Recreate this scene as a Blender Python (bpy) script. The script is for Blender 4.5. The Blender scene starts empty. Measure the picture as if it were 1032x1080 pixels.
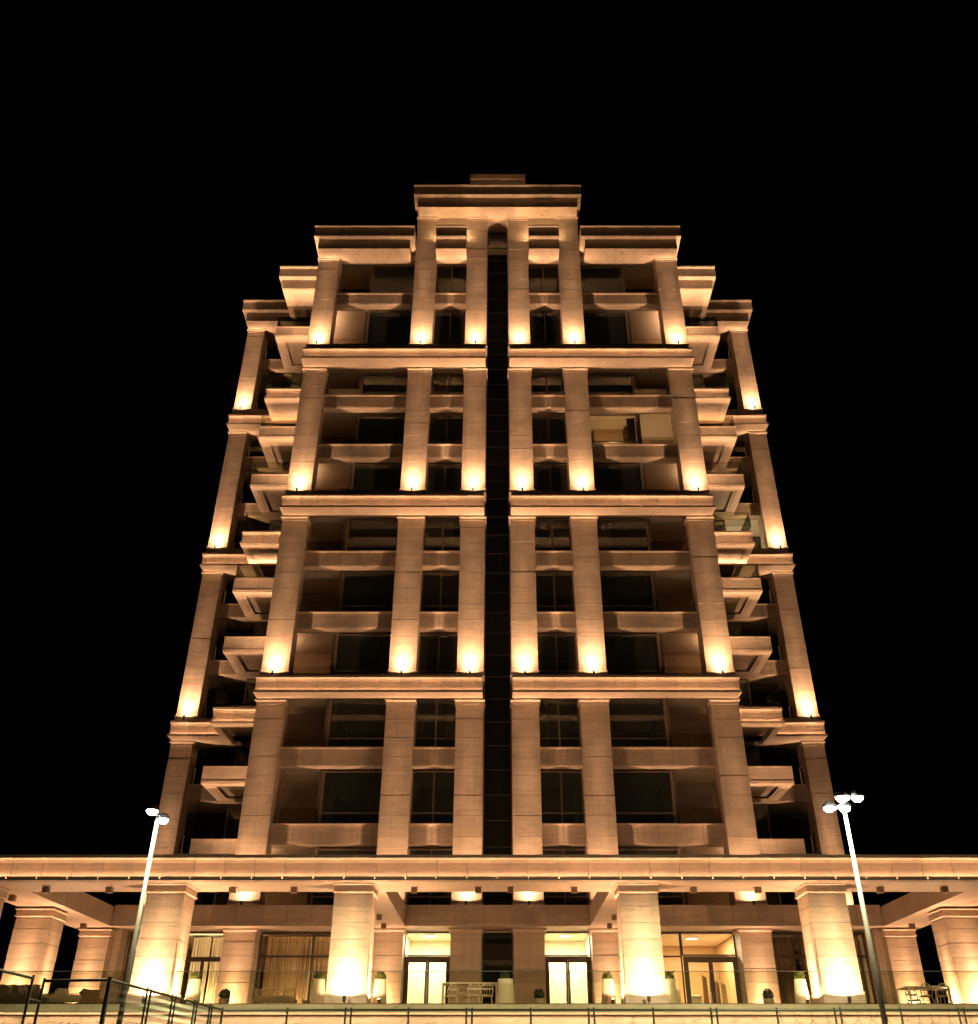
import bpy, math, random
from mathutils import Vector, Matrix
random.seed(7)
R = math.radians
SC = bpy.context.scene
COL = SC.collection
OZ = 1.6            # eye height above the court: every height below is given from the eye

# ------------------------------------------------------------------ camera, world, exposure
cam_d = bpy.data.cameras.new('camera')
cam = bpy.data.objects.new('camera', cam_d); COL.objects.link(cam)
cam_d.sensor_fit = 'HORIZONTAL'; cam_d.sensor_width = 36.0
cam_d.lens = 988.0 / 1032.0 * 36.0
cam_d.shift_x = -9.0 / 1032.0
cam_d.clip_start = 0.1; cam_d.clip_end = 3000
cam.location = (0, 0, OZ); cam.rotation_euler = (R(90 + 31.6915), 0, 0)
SC.camera = cam
W = bpy.data.worlds.new('World'); SC.world = W; W.use_nodes = True
W.node_tree.nodes['Background'].inputs[0].default_value = (0.30, 0.36, 0.5, 1)
W.node_tree.nodes['Background'].inputs[1].default_value = 0.0004      # moonless night sky
SC.view_settings.view_transform = 'Standard'; SC.view_settings.look = 'None'
SC.view_settings.exposure = 1.0; SC.view_settings.gamma = 1.0
try: SC.view_settings.use_curve_mapping = False
except Exception: pass
cy = SC.cycles
cy.use_denoising = True
try: cy.denoiser = 'OPENIMAGEDENOISE'
except Exception: pass
cy.max_bounces = 9; cy.diffuse_bounces = 7; cy.glossy_bounces = 3; cy.transmission_bounces = 4
cy.transparent_max_bounces = 16; cy.caustics_reflective = False; cy.caustics_refractive = False
cy.sample_clamp_indirect = 4.0; cy.use_light_tree = True
cy.use_adaptive_sampling = True; cy.adaptive_threshold = 0.01

WARM = (1.0, 0.565, 0.305)         # the building's lamps
LEDC = (1.0, 0.56, 0.30)         # strips in the cornices
COURT = (1.0, 0.82, 0.42)        # court floodlights
POW_TOWER, POW_COL, POW_PIL = 150.0, 62.0, 175.0
LED_STR = 72.0

# ------------------------------------------------------------------ materials
def nm(name):
    m = bpy.data.materials.new(name); m.use_nodes = True
    return m, m.node_tree, m.node_tree.nodes['Principled BSDF']
def plain(name, col, rough=0.6, metal=0.0, noise=0.12, scale=6.0, bump=0.0):
    m, t, b = nm(name)
    b.inputs['Roughness'].default_value = rough; b.inputs['Metallic'].default_value = metal
    tc = t.nodes.new('ShaderNodeTexCoord')
    n = t.nodes.new('ShaderNodeTexNoise'); n.inputs['Scale'].default_value = scale; n.inputs['Detail'].default_value = 5
    t.links.new(tc.outputs['Object'], n.inputs['Vector'])
    r = t.nodes.new('ShaderNodeMapRange'); r.inputs[3].default_value = 1 - noise; r.inputs[4].default_value = 1 + noise
    t.links.new(n.outputs['Fac'], r.inputs[0])
    mx = t.nodes.new('ShaderNodeMix'); mx.data_type = 'RGBA'; mx.blend_type = 'MULTIPLY'; mx.inputs[0].default_value = 1
    mx.inputs[6].default_value = (*col, 1); t.links.new(r.outputs[0], mx.inputs[7])
    t.links.new(mx.outputs[2], b.inputs['Base Color'])
    if bump:
        bp = t.nodes.new('ShaderNodeBump'); bp.inputs['Strength'].default_value = bump; bp.inputs['Distance'].default_value = 0.02
        t.links.new(n.outputs['Fac'], bp.inputs['Height']); t.links.new(bp.outputs[0], b.inputs['Normal'])
    return m
def stone(name, a, bcol, streak=14.0, rough=0.55, mott=0.25, bump=0.25, pits=0.62):
    """travertine: fine bedding streaks along the horizontal, broad mottling from slab to slab"""
    m, t, b = nm(name)
    b.inputs['Roughness'].default_value = rough
    tc = t.nodes.new('ShaderNodeTexCoord')
    mp = t.nodes.new('ShaderNodeMapping'); mp.inputs['Scale'].default_value = (0.55, 0.55, streak)
    t.links.new(tc.outputs['Object'], mp.inputs[0])
    n = t.nodes.new('ShaderNodeTexNoise'); n.inputs['Scale'].default_value = 1.0; n.inputs['Detail'].default_value = 7; n.inputs['Roughness'].default_value = 0.65
    t.links.new(mp.outputs[0], n.inputs['Vector'])
    cr = t.nodes.new('ShaderNodeValToRGB')
    cr.color_ramp.elements[0].position = 0.30; cr.color_ramp.elements[0].color = (*a, 1)
    cr.color_ramp.elements[1].position = 0.66; cr.color_ramp.elements[1].color = (*bcol, 1)
    t.links.new(n.outputs['Fac'], cr.inputs[0])
    # small pits running with the bedding
    mp3 = t.nodes.new('ShaderNodeMapping'); mp3.inputs['Scale'].default_value = (3.0, 3.0, streak * 3.2)
    t.links.new(tc.outputs['Object'], mp3.inputs[0])
    n3 = t.nodes.new('ShaderNodeTexNoise'); n3.inputs['Scale'].default_value = 1.0; n3.inputs['Detail'].default_value = 3
    t.links.new(mp3.outputs[0], n3.inputs['Vector'])
    pit = t.nodes.new('ShaderNodeMapRange'); pit.inputs[1].default_value = 0.28; pit.inputs[2].default_value = 0.40
    pit.inputs[3].default_value = pits; pit.inputs[4].default_value = 1.0
    t.links.new(n3.outputs['Fac'], pit.inputs[0])
    n2 = t.nodes.new('ShaderNodeTexNoise'); n2.inputs['Scale'].default_value = 0.9; n2.inputs['Detail'].default_value = 3
    t.links.new(tc.outputs['Object'], n2.inputs['Vector'])
    r = t.nodes.new('ShaderNodeMapRange'); r.inputs[1].default_value = 0.25; r.inputs[2].default_value = 0.75
    r.inputs[3].default_value = 1 - mott; r.inputs[4].default_value = 1 + mott * 0.6
    t.links.new(n2.outputs['Fac'], r.inputs[0])
    mm0 = t.nodes.new('ShaderNodeMath'); mm0.operation = 'MULTIPLY'
    t.links.new(r.outputs[0], mm0.inputs[0]); t.links.new(pit.outputs[0], mm0.inputs[1])
    # every slab was cut from another block
    ge = t.nodes.new('ShaderNodeNewGeometry'); sl = t.nodes.new('ShaderNodeMapRange'); sl.inputs[3].default_value = 0.86; sl.inputs[4].default_value = 1.08
    t.links.new(ge.outputs['Random Per Island'], sl.inputs[0])
    # faint run-off streaks
    mp4 = t.nodes.new('ShaderNodeMapping'); mp4.inputs['Scale'].default_value = (5.0, 5.0, 0.18)
    t.links.new(tc.outputs['Object'], mp4.inputs[0])
    n4 = t.nodes.new('ShaderNodeTexNoise'); n4.inputs['Scale'].default_value = 1.0; n4.inputs['Detail'].default_value = 4
    t.links.new(mp4.outputs[0], n4.inputs['Vector'])
    st = t.nodes.new('ShaderNodeMapRange'); st.inputs[1].default_value = 0.5; st.inputs[2].default_value = 0.8; st.inputs[3].default_value = 1.0; st.inputs[4].default_value = 0.84
    t.links.new(n4.outputs['Fac'], st.inputs[0])
    mm1 = t.nodes.new('ShaderNodeMath'); mm1.operation = 'MULTIPLY'
    t.links.new(sl.outputs[0], mm1.inputs[0]); t.links.new(st.outputs[0], mm1.inputs[1])
    mm = t.nodes.new('ShaderNodeMath'); mm.operation = 'MULTIPLY'
    t.links.new(mm0.outputs[0], mm.inputs[0]); t.links.new(mm1.outputs[0], mm.inputs[1])
    mx = t.nodes.new('ShaderNodeMix'); mx.data_type = 'RGBA'; mx.blend_type = 'MULTIPLY'; mx.inputs[0].default_value = 1
    t.links.new(cr.outputs[0], mx.inputs[6]); t.links.new(mm.outputs[0], mx.inputs[7])
    t.links.new(mx.outputs[2], b.inputs['Base Color'])
    bp = t.nodes.new('ShaderNodeBump'); bp.inputs['Strength'].default_value = bump; bp.inputs['Distance'].default_value = 0.012
    t.links.new(n.outputs['Fac'], bp.inputs['Height']); t.links.new(bp.outputs[0], b.inputs['Normal'])
    return m
def emit(name, col, s):
    m = bpy.data.materials.new(name); m.use_nodes = True; t = m.node_tree; t.nodes.clear()
    e = t.nodes.new('ShaderNodeEmission'); e.inputs[0].default_value = (*col, 1); e.inputs[1].default_value = s
    o = t.nodes.new('ShaderNodeOutputMaterial'); t.links.new(e.outputs[0], o.inputs[0])
    return m
def glass(name, tint, refl=1.0, rough=0.0, light_veil=0.0):
    m = bpy.data.materials.new(name); m.use_nodes = True; t = m.node_tree; t.nodes.clear()
    tr = t.nodes.new('ShaderNodeBsdfTransparent'); tr.inputs[0].default_value = (*tint, 1)
    gl = t.nodes.new('ShaderNodeBsdfGlossy'); gl.inputs[1].default_value = rough; gl.inputs[0].default_value = (0.9, 0.95, 0.95, 1)
    fr = t.nodes.new('ShaderNodeFresnel'); fr.inputs[0].default_value = 1.5
    body = tr.outputs[0]
    if light_veil:  # pale diffuse share that lifts the black panes, standing in for room light
        df = t.nodes.new('ShaderNodeBsdfDiffuse'); df.inputs[0].default_value = (0.46, 0.54, 0.42, 1)
        m1 = t.nodes.new('ShaderNodeMixShader'); m1.inputs[0].default_value = light_veil
        t.links.new(tr.outputs[0], m1.inputs[1]); t.links.new(df.outputs[0], m1.inputs[2]); body = m1.outputs[0]
    mu = t.nodes.new('ShaderNodeMath'); mu.operation = 'MULTIPLY'; mu.inputs[1].default_value = refl; mu.use_clamp = True
    mx = t.nodes.new('ShaderNodeMixShader'); o = t.nodes.new('ShaderNodeOutputMaterial')
    t.links.new(fr.outputs[0], mu.inputs[0]); t.links.new(mu.outputs[0], mx.inputs[0])
    t.links.new(body, mx.inputs[1]); t.links.new(gl.outputs[0], mx.inputs[2]); t.links.new(mx.outputs[0], o.inputs[0])
    return m
def cloth(name, a, bcol, freq, trans=0.0):
    m, t, b = nm(name); b.inputs['Roughness'].default_value = 0.85
    tc = t.nodes.new('ShaderNodeTexCoord'); mp = t.nodes.new('ShaderNodeMapping'); mp.inputs['Scale'].default_value = (freq, 0.3, 0.25)
    n = t.nodes.new('ShaderNodeTexNoise'); n.inputs['Scale'].default_value = 1; n.inputs['Detail'].default_value = 3
    cr = t.nodes.new('ShaderNodeValToRGB'); cr.color_ramp.elements[0].position = .35; cr.color_ramp.elements[1].position = .65
    cr.color_ramp.elements[0].color = (*a, 1); cr.color_ramp.elements[1].color = (*bcol, 1)
    t.links.new(tc.outputs['Object'], mp.inputs[0]); t.links.new(mp.outputs[0], n.inputs['Vector']); t.links.new(n.outputs['Fac'], cr.inputs[0])
    t.links.new(cr.outputs[0], b.inputs['Base Color'])
    return m

M = dict(
    stone=stone('travertine', (0.46, 0.363, 0.281), (0.66, 0.521, 0.403)),
    fascia=stone('travertine_fascia', (0.50, 0.395, 0.305), (0.66, 0.521, 0.403), streak=1.6, mott=0.16, bump=0.03, pits=0.93),
    soffit=stone('soffit_stone', (0.52, 0.411, 0.317), (0.62, 0.490, 0.378), streak=0.8, mott=0.10, bump=0.03, pits=0.97),
    column=stone('column_stone', (0.56, 0.442, 0.342), (0.72, 0.569, 0.439), streak=9.0, mott=0.12),
    spandrel=stone('spandrel_stone', (0.48, 0.375, 0.285), (0.64, 0.505, 0.39), streak=8.0),
    wall=stone('rear_wall_stone', (0.48, 0.375, 0.285), (0.62, 0.49, 0.375), streak=6.0),
    rwall=stone('retaining_stone', (0.56, 0.442, 0.342), (0.70, 0.553, 0.427), streak=3.0, mott=0.1),
    coping=stone('coping_stone', (0.46, 0.40, 0.25), (0.56, 0.50, 0.33), streak=3.0, mott=0.15),
    frame=plain('bronze_frame', (0.075, 0.05, 0.032), 0.45, 0.2),
    frame_warm=plain('warm_grey_frame', (0.22, 0.17, 0.13), 0.5, 0.1),
    dark=plain('dark_room', (0.20, 0.17, 0.13), 0.9),
    slabm=plain('ceiling_paint', (0.64, 0.55, 0.43), 0.9),
    pane=glass('tower_glass', (0.76, 0.76, 0.70), 1.1, light_veil=.085),
    shaft=glass('shaft_glass', (0.11, 0.115, 0.09), 1.2, light_veil=.05),
    clear=glass('clear_glass', (0.92, 0.94, 0.91), 0.9),
    rail=glass('balustrade_glass', (0.87, 0.88, 0.79), 0.8),
    led=emit('warm_led_strip', LEDC, LED_STR),
    led_attic=emit('attic_led_strip', (1.0, 0.62, 0.30), 95.0),
    led_wall=emit('wall_led_strip', (1.0, 0.62, 0.34), 19.0),
    lens=emit('lamp_lens', (1.0, 0.78, 0.50), 40.0),
    court=emit('court_lamp_lens', (1.0, 1.0, 0.86), 160.0),
    body=plain('lamp_housing', (0.06, 0.05, 0.04), 0.5, 0.4),
    spotbox=plain('bronze_spot_box', (0.20, 0.13, 0.07), 0.5, 0.3),
    pole=plain('galvanised_steel', (0.085, 0.085, 0.08), 0.55, 0.1, 0.18, 9.0),
    green=plain('dark_green_paint', (0.012, 0.022, 0.012), 0.5, 0.2),
    wire=plain('fence_wire', (0.10, 0.12, 0.085), 0.5, 0.5),
    cord=plain('dark_cord', (0.02, 0.018, 0.012), 0.9),
    white=plain('white_planter', (0.86, 0.83, 0.76), 0.45, 0, 0.05),
    whitem=plain('white_metal', (0.82, 0.77, 0.68), 0.4, 0.0, 0.06),
    concrete=plain('concrete_pot', (0.36, 0.34, 0.29), 0.8),
    leaf=plain('boxwood_leaf', (0.10, 0.14, 0.035), 0.6, 0, 0.5, 25),
    leafd=plain('dark_leaf', (0.03, 0.05, 0.02), 0.6, 0, 0.5, 25),
    bush=plain('bush_leaf', (0.035, 0.10, 0.025), 0.6, 0, 0.5, 12),
    wood=plain('teak', (0.30, 0.17, 0.08), 0.6, 0, 0.3, 14),
    wicker=plain('dark_wicker', (0.12, 0.095, 0.07), 0.8, 0, 0.4, 40),
    rope=plain('beige_rope', (0.50, 0.42, 0.32), 0.8, 0, 0.2, 30),
    cushion=plain('cushion', (0.62, 0.56, 0.46), 0.9),
    paint=plain('cream_paint', (0.80, 0.73, 0.58), 0.8, 0, 0.03),
    tan=plain('tan_plaster', (0.62, 0.44, 0.27), 0.8, 0, 0.1),
    floor_in=plain('parquet', (0.35, 0.22, 0.12), 0.4, 0, 0.2),
    curtain=cloth('brown_curtain', (0.13, 0.07, 0.03), (0.34, 0.20, 0.10), 9.0),
    sheer=cloth('beige_sheer', (0.50, 0.38, 0.24), (0.76, 0.64, 0.46), 12.0),
    drape=cloth('grey_green_curtain', (0.16, 0.16, 0.11), (0.40, 0.39, 0.29), 8.0),
    lit=emit('room_light', (1.0, 0.80, 0.50), 9.0),
    shade=plain('lamp_shade', (0.7, 0.65, 0.55), 0.7, 0, 0.05),
    asphalt=plain('asphalt', (0.05, 0.05, 0.048), 0.9, 0, 0.3, 20, 0.2),
    courtm=plain('court_surface', (0.34, 0.27, 0.20), 0.85, 0, 0.2, 4),
    tile=plain('terrace_tile', (0.55, 0.47, 0.37), 0.6, 0, 0.15, 3),
    dwall=plain('far_wall_render', (0.10, 0.085, 0.065), 0.9, 0, 0.2),
)

# ------------------------------------------------------------------ mesh builder
ORG = {}
class MB:
    def __init__(s): s.v = []; s.f = []
    def quad_strip(s, ring_a, ring_b, closed=True):
        n = len(ring_a)
        for i in range(n if closed else n - 1):
            j = (i + 1) % n
            s.f.append((ring_a[i], ring_a[j], ring_b[j], ring_b[i]))
    def box(s, x0, x1, y0, y1, z0, z1):
        if x0 > x1: x0, x1 = x1, x0
        b = len(s.v)
        s.v += [(x0, y0, z0), (x1, y0, z0), (x1, y1, z0), (x0, y1, z0), (x0, y0, z1), (x1, y0, z1), (x1, y1, z1), (x0, y1, z1)]
        for q in ((0, 3, 2, 1), (4, 5, 6, 7), (0, 1, 5, 4), (1, 2, 6, 5), (2, 3, 7, 6), (3, 0, 4, 7)):
            s.f.append(tuple(b + i for i in q))
        return s
    def frustum(s, x0, x1, y0, y1, z0, z1, g):       # box whose top is g larger on every side
        b = len(s.v)
        s.v += [(x0, y0, z0), (x1, y0, z0), (x1, y1, z0), (x0, y1, z0), (x0 - g, y0 - g, z1), (x1 + g, y0 - g, z1), (x1 + g, y1 + g, z1), (x0 - g, y1 + g, z1)]
        for q in ((0, 3, 2, 1), (4, 5, 6, 7), (0, 1, 5, 4), (1, 2, 6, 5), (2, 3, 7, 6), (3, 0, 4, 7)):
            s.f.append(tuple(b + i for i in q))
        return s
    def prof_x(s, prof, x0, x1):                      # closed (y, z) outline drawn along x
        if x0 > x1: x0, x1 = x1, x0
        b = len(s.v); n = len(prof)
        s.v += [(x0, y, z) for y, z in prof] + [(x1, y, z) for y, z in prof]
        s.quad_strip(list(range(b, b + n)), list(range(b + n, b + 2 * n)))
        s.f.append(tuple(range(b, b + n))[::-1]); s.f.append(tuple(range(b + n, b + 2 * n)))
        return s
    def prof_y(s, prof, y0, y1):                      # closed (x, z) outline drawn along y
        b = len(s.v); n = len(prof)
        s.v += [(x, y0, z) for x, z in prof] + [(x, y1, z) for x, z in prof]
        s.quad_strip(list(range(b, b + n)), list(range(b + n, b + 2 * n)))
        s.f.append(tuple(range(b, b + n))[::-1]); s.f.append(tuple(range(b + n, b + 2 * n)))
        return s
    def lathe(s, cx, cy_, prof, n=20):
        rings = []
        for r, z in prof:
            b = len(s.v)
            s.v += [(cx + r * math.cos(2 * math.pi * i / n), cy_ + r * math.sin(2 * math.pi * i / n), z) for i in range(n)]
            rings.append(list(range(b, b + n)))
        for a, b in zip(rings, rings[1:]): s.quad_strip(a, b)
        s.f.append(tuple(rings[0][::-1])); s.f.append(tuple(rings[-1]))
        return s
    def tube(s, pts, r, n=6, r1=None):
        pts = [Vector(p) for p in pts]; rings = []
        for k, p in enumerate(pts):
            d = (pts[min(k + 1, len(pts) - 1)] - pts[max(k - 1, 0)]).normalized()
            a = d.orthogonal().normalized() if k == 0 else (a - d * a.dot(d)).normalized()
            c = d.cross(a); rr = r if r1 is None else r + (r1 - r) * k / (len(pts) - 1)
            b = len(s.v)
            s.v += [tuple(p + (a * math.cos(2 * math.pi * i / n) + c * math.sin(2 * math.pi * i / n)) * rr) for i in range(n)]
            rings.append(list(range(b, b + n)))
        for a_, b_ in zip(rings, rings[1:]): s.quad_strip(a_, b_)
        s.f.append(tuple(rings[0][::-1])); s.f.append(tuple(rings[-1]))
        return s
    def build(s, name, mat, parent=None, smooth=False, bevel=0.0):
        me = bpy.data.meshes.new(name)
        o = bpy.data.objects.new(name, me); COL.objects.link(o)
        if parent is not None:
            ox, oy, oz = ORG[parent.name]; o.parent = parent
        else:
            ox, oy, oz = 0, 0, 0
            xs = [v[0] for v in s.v]; ys = [v[1] for v in s.v]; zs = [v[2] for v in s.v]
            ox, oy, oz = (min(xs) + max(xs)) / 2, (min(ys) + max(ys)) / 2, min(zs)
            o.location = (ox, oy, oz + OZ)
        ORG[o.name] = (ox, oy, oz)
        me.from_pydata([(x - ox, y - oy, z - oz) for x, y, z in s.v], [], s.f)
        import bmesh
        bm = bmesh.new(); bm.from_mesh(me); bmesh.ops.recalc_face_normals(bm, faces=bm.faces); bm.to_mesh(me); bm.free()
        me.materials.append(M[mat] if isinstance(mat, str) else mat)
        if smooth:
            for p in me.polygons: p.use_smooth = True
        if bevel:
            md = o.modifiers.new('bevel', 'BEVEL'); md.width = bevel; md.segments = 2; md.limit_method = 'ANGLE'
        return o
def tag(o, label, cat, group=None, kind=None):
    if label: o['label'] = label
    if cat: o['category'] = cat
    if group: o['group'] = group
    if kind: o['kind'] = kind
    return o
def thing(name, loc, label, cat, group=None):
    o = bpy.data.objects.new(name, None); COL.objects.link(o)
    o.location = (loc[0], loc[1], loc[2] + OZ); o.empty_display_size = 0.2
    ORG[o.name] = tuple(loc)
    return tag(o, label, cat, group)
def dup(root, loc, label, rz=None):
    r = root.copy(); COL.objects.link(r); r.location = (loc[0], loc[1], loc[2] + OZ)
    if rz is not None: r.rotation_euler[2] = rz
    r['label'] = label
    for ch in list(root.children):
        c = ch.copy(); COL.objects.link(c); c.parent = r
        for g in ch.children:
            d = g.copy(); COL.objects.link(d); d.parent = c
    return r

# ------------------------------------------------------------------ the lamps' own light (a narrow photometric beam)
def beam(name, watts, phi0, colour=WARM, size=0.03, spread=170, flat=0.0, power=1.0, wide=0.06, gain=None, spill=2.5, fan=1.0):
    L = bpy.data.lights.new(name, 'SPOT'); L.energy = watts; L.color = colour; L.shadow_soft_size = size
    L.spot_size = R(spread); L.spot_blend = 0.15
    L.use_nodes = True; t = L.node_tree; e = next(n for n in t.nodes if n.type == 'EMISSION')
    tc = t.nodes.new('ShaderNodeTexCoord'); sp = t.nodes.new('ShaderNodeSeparateXYZ')
    t.links.new(tc.outputs['Normal'], sp.inputs[0])
    sq = t.nodes.new('ShaderNodeMath'); sq.operation = 'MULTIPLY'
    t.links.new(sp.outputs[2], sq.inputs[0]); t.links.new(sp.outputs[2], sq.inputs[1])
    # off-axis angle, squeezed sideways: the lens fans the beam out along the wall
    cm = t.nodes.new('ShaderNodeCombineXYZ'); fx = t.nodes.new('ShaderNodeMath'); fx.operation = 'DIVIDE'; fx.inputs[1].default_value = fan
    t.links.new(sp.outputs[0], fx.inputs[0]); t.links.new(fx.outputs[0], cm.inputs[0]); t.links.new(sp.outputs[1], cm.inputs[1]); cm.inputs[2].default_value = phi0
    sn = t.nodes.new('ShaderNodeVectorMath'); sn.operation = 'DOT_PRODUCT'
    t.links.new(cm.outputs[0], sn.inputs[0]); t.links.new(cm.outputs[0], sn.inputs[1])
    pw = t.nodes.new('ShaderNodeMath'); pw.operation = 'POWER'; pw.inputs[1].default_value = power
    t.links.new(sn.outputs['Value'], pw.inputs[0])
    dv = t.nodes.new('ShaderNodeMath'); dv.operation = 'DIVIDE'; dv.inputs[0].default_value = gain or phi0
    t.links.new(pw.outputs[0], dv.inputs[1])
    ad = t.nodes.new('ShaderNodeMath'); ad.operation = 'ADD'; ad.inputs[1].default_value = flat
    cz = t.nodes.new('ShaderNodeMath'); cz.operation = 'POWER'; cz.inputs[1].default_value = spill      # spill ~ cos^5
    t.links.new(sq.outputs[0], cz.inputs[0])
    sp2 = t.nodes.new('ShaderNodeMath'); sp2.operation = 'MULTIPLY'; sp2.inputs[1].default_value = flat; sp2.inputs[2].default_value = flat * wide; sp2.operation = 'MULTIPLY_ADD'
    t.links.new(cz.outputs[0], sp2.inputs[0]); t.links.new(sp2.outputs[0], ad.inputs[1])
    t.links.new(dv.outputs[0], ad.inputs[0])
    t.links.new(ad.outputs[0], e.inputs['Strength'])
    return L
def add_light(data, parent, offset, direction, name='beam'):
    o = bpy.data.objects.new(name, data); COL.objects.link(o); o.parent = parent
    o.location = offset
    z = -Vector(direction).normalized(); x = Vector((1, 0, 0)); x = (x - z * x.dot(z)).normalized(); y = z.cross(x)
    o.rotation_euler = Matrix((x, y, z)).transposed().to_euler()
    return o
L_TOWER = beam('pier_beam', POW_TOWER, 0.035, flat=4.5, power=1.5, wide=.05, gain=.0016, fan=3.4)
L_SIDE_FILL = beam('side_beam', POW_TOWER, 0.05, flat=24.0, power=1.0, wide=.0, spill=5.0, gain=.01)  # fill beam of the added flank lamps, leaned outward to brighten balcony undersides
L_COL = beam('column_beam', POW_COL, 0.12, flat=3.6, wide=.38)
L_PIL = beam('pilaster_beam', POW_PIL, 0.25)

def uplight(kind, loc, rz, label, group, light, tilt, cat='uplight'):
    """small bracketed lamp that shines up a wall; the wall lies towards +y before rz"""
    key = kind
    if key not in PROTO:
        t = thing(kind, loc, label, cat, group); ox, oy, oz = loc
        b = MB(); b.tube([(ox, oy, oz + .04), (ox, oy + .015, oz + .20)], .055, 10)
        b.build('housing', 'body', t)
        MB().box(ox - .012, ox + .012, oy - .01, oy + .10, oz - .14, oz + .06).build('bracket', 'body', t)
        MB().lathe(ox, oy + .016, [(.045, oz + .203), (.045, oz + .207)], 10).build('lens', 'lens', t)
        add_light(light, t, (0, .03, .235), (0, math.sin(R(tilt)), math.cos(R(tilt))))
        t.rotation_euler[2] = rz
        PROTO[key] = t
        return t
    return dup(PROTO[key], loc, label, rz)
PROTO = {}

# ================================================================== SETTING
g = MB(); g.box(-900, 900, -300, 1500, -1.8, -1.6).build('ground', 'asphalt'); tag(bpy.data.objects['ground'], None, None, None, 'structure')
g = MB(); g.box(-8.3, 40, -14, 26.6, -1.596, -1.592).build('court', 'courtm'); tag(bpy.data.objects['court'], None, None, None, 'structure')
DZ = 2.287
g = MB(); g.box(-18.9, 18.9, 33.0, 60, 2.0, DZ); g.build('terrace', 'tile'); tag(bpy.data.objects['terrace'], None, None, None, 'structure')

# retaining wall under the terrace
rw = thing('retaining_wall', (0, 33.0, -1.6), 'bright stone retaining wall below the terrace, behind the chain link fence', 'wall')
b = MB(); x = -18.9
while x < 18.9:
    b.box(x + .004, min(x + .99, 18.9) - .004, 33.16, 33.5, -1.6, 1.998); x += .99
b.box(-18.9, 18.9, 33.19, 33.9, -1.6, 1.997); b.build('facing', 'rwall', rw)
b = MB(); x = -18.92
while x < 18.9:
    b.box(x + .003, min(x + 1.98, 18.92) - .003, 32.70, 32.995, 2.07, 2.262); x += 1.98
b.box(-18.9, 18.9, 32.72, 32.76, 2.045, 2.068)
b.build('coping', 'coping', rw)
MB().box(-18.9, 18.9, 32.80, 32.83, 2.05, 2.066).build('led_strip', 'led_wall', rw)
MB().box(-18.85, 18.85, 32.74, 33.0, 2.264, 2.292).build('edge_trim', 'frame', rw)

# ================================================================== TOWER
TW = thing('apartment_tower', (0, 44, -1.6), 'tall stone apartment tower with lit piers and stepped cornices', 'building')
P3, P2, P1 = (.70, 2.03), (4.07, 5.45), (10.46, 11.82)
PIERS = [('outer left', -P1[1], -P1[0]), ('middle left', -P2[1], -P2[0]), ('inner left', -P3[1], -P3[0]),
         ('inner right', P3[0], P3[1]), ('middle right', P2[0], P2[1]), ('outer right', P1[0], P1[1])]
TOPS = [10.5, 14.1, 17.62, 21.3, 24.95, 28.45, 32.1, 35.75, 39.25, 44.2]
BANDS = [16.35, 26.87, 37.45]           # underside of each lit cornice band
ROOF = 46.88
FACE, WIN = 44.5, 45.02

def pier(x0, x1, yf, yb, z0, z1, base=True, cap=True, step=0.92, name='pier', mat='stone', parent=TW, off=0.0035):
    b = MB(); z = z0 + (0.26 if base else 0)
    if base:
        b.box(x0 - .06, x1 + .06, yf - .035, yb, z0 - .02, z0 + .17)
        b.frustum(x0 - .02, x1 + .02, yf - .01, yb, z0 + .17, z0 + .205, .03)
        b.box(x0 - .02, x1 + .02, yf - .02, yb, z0 + .208, z0 + .256)
    zt = z1 - (0.26 if cap else 0)
    # joint-backed stacked slabs, every slab a hair in or out
    b.box(x0 + .02, x1 - .02, yf + .03, yb, z - .01, zt + .02)
    while z < zt - .01:
        h = min(step, zt - z)
        if zt - z - h < .25: h = zt - z
        d = random.uniform(-off, off)
        b.box(x0 + d * .5, x1 - d * .5, yf + d, yb - .001, z + .006, z + h - .006); z += h
    if cap:
        b.box(x0 - .015, x1 + .015, yf - .015, yb, zt + .004, z1 - .13)
        b.frustum(x0 - .015, x1 + .015, yf - .015, yb, z1 - .13, z1 - .07, .05)
        b.box(x0 - .085, x1 + .085, yf - .085, yb, z1 - .068, z1 - .002)
    return b.build(name, mat, parent)

def band(x0, x1, yl, zb, h=0.90, parent=TW, name='cornice_band', seg=1.04, close=(True, True), yback=None, mat='fascia', ledge=True):
    """lit cornice: lip with a strip behind it, hollow fascia, overhanging top; yl = lip plane"""
    yb = yback if yback else yl + 1.9
    b = MB()
    n = max(1, round((x1 - x0) / seg)); w = (x1 - x0) / n
    yf = yl + .30
    b.box(x0, x1, yl + .035, yb, zb, zb + .05)                                  # bottom plate
    prof = [(yf, zb + .051), (yf + .010, zb + .20), (yf - .005, zb + h * .50), (yf - .03, zb + h * .68), (yf - .075, zb + h * .78), (yf - .13, zb + h * .82),
            (yf - .215, zb + h * .835), (yf - .22, zb + h * .955), (yf + .6, zb + h * .955), (yf + .6, zb + .051)]
    for i in range(n):
        a, c = x0 + i * w, x0 + (i + 1) * w
        b.box(a + (.016 if i else 0), c - (.016 if i < n - 1 else 0), yl, yl + .034, zb - .012, zb + .112)   # lip, open joints
        b.prof_x(prof, a + (.006 if i else 0), c - (.006 if i < n - 1 else 0))
    b.box(x0 + .01, x1 - .01, yf + .6, yb, zb + .051, zb + h * .955 + .015)
    o = b.build(name, mat, parent)
    MB().box(x0 + .02, x1 - .02, yf - .034, yf - .014, zb + .052, zb + .066).build('led_strip', 'led', o)
    return o

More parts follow.
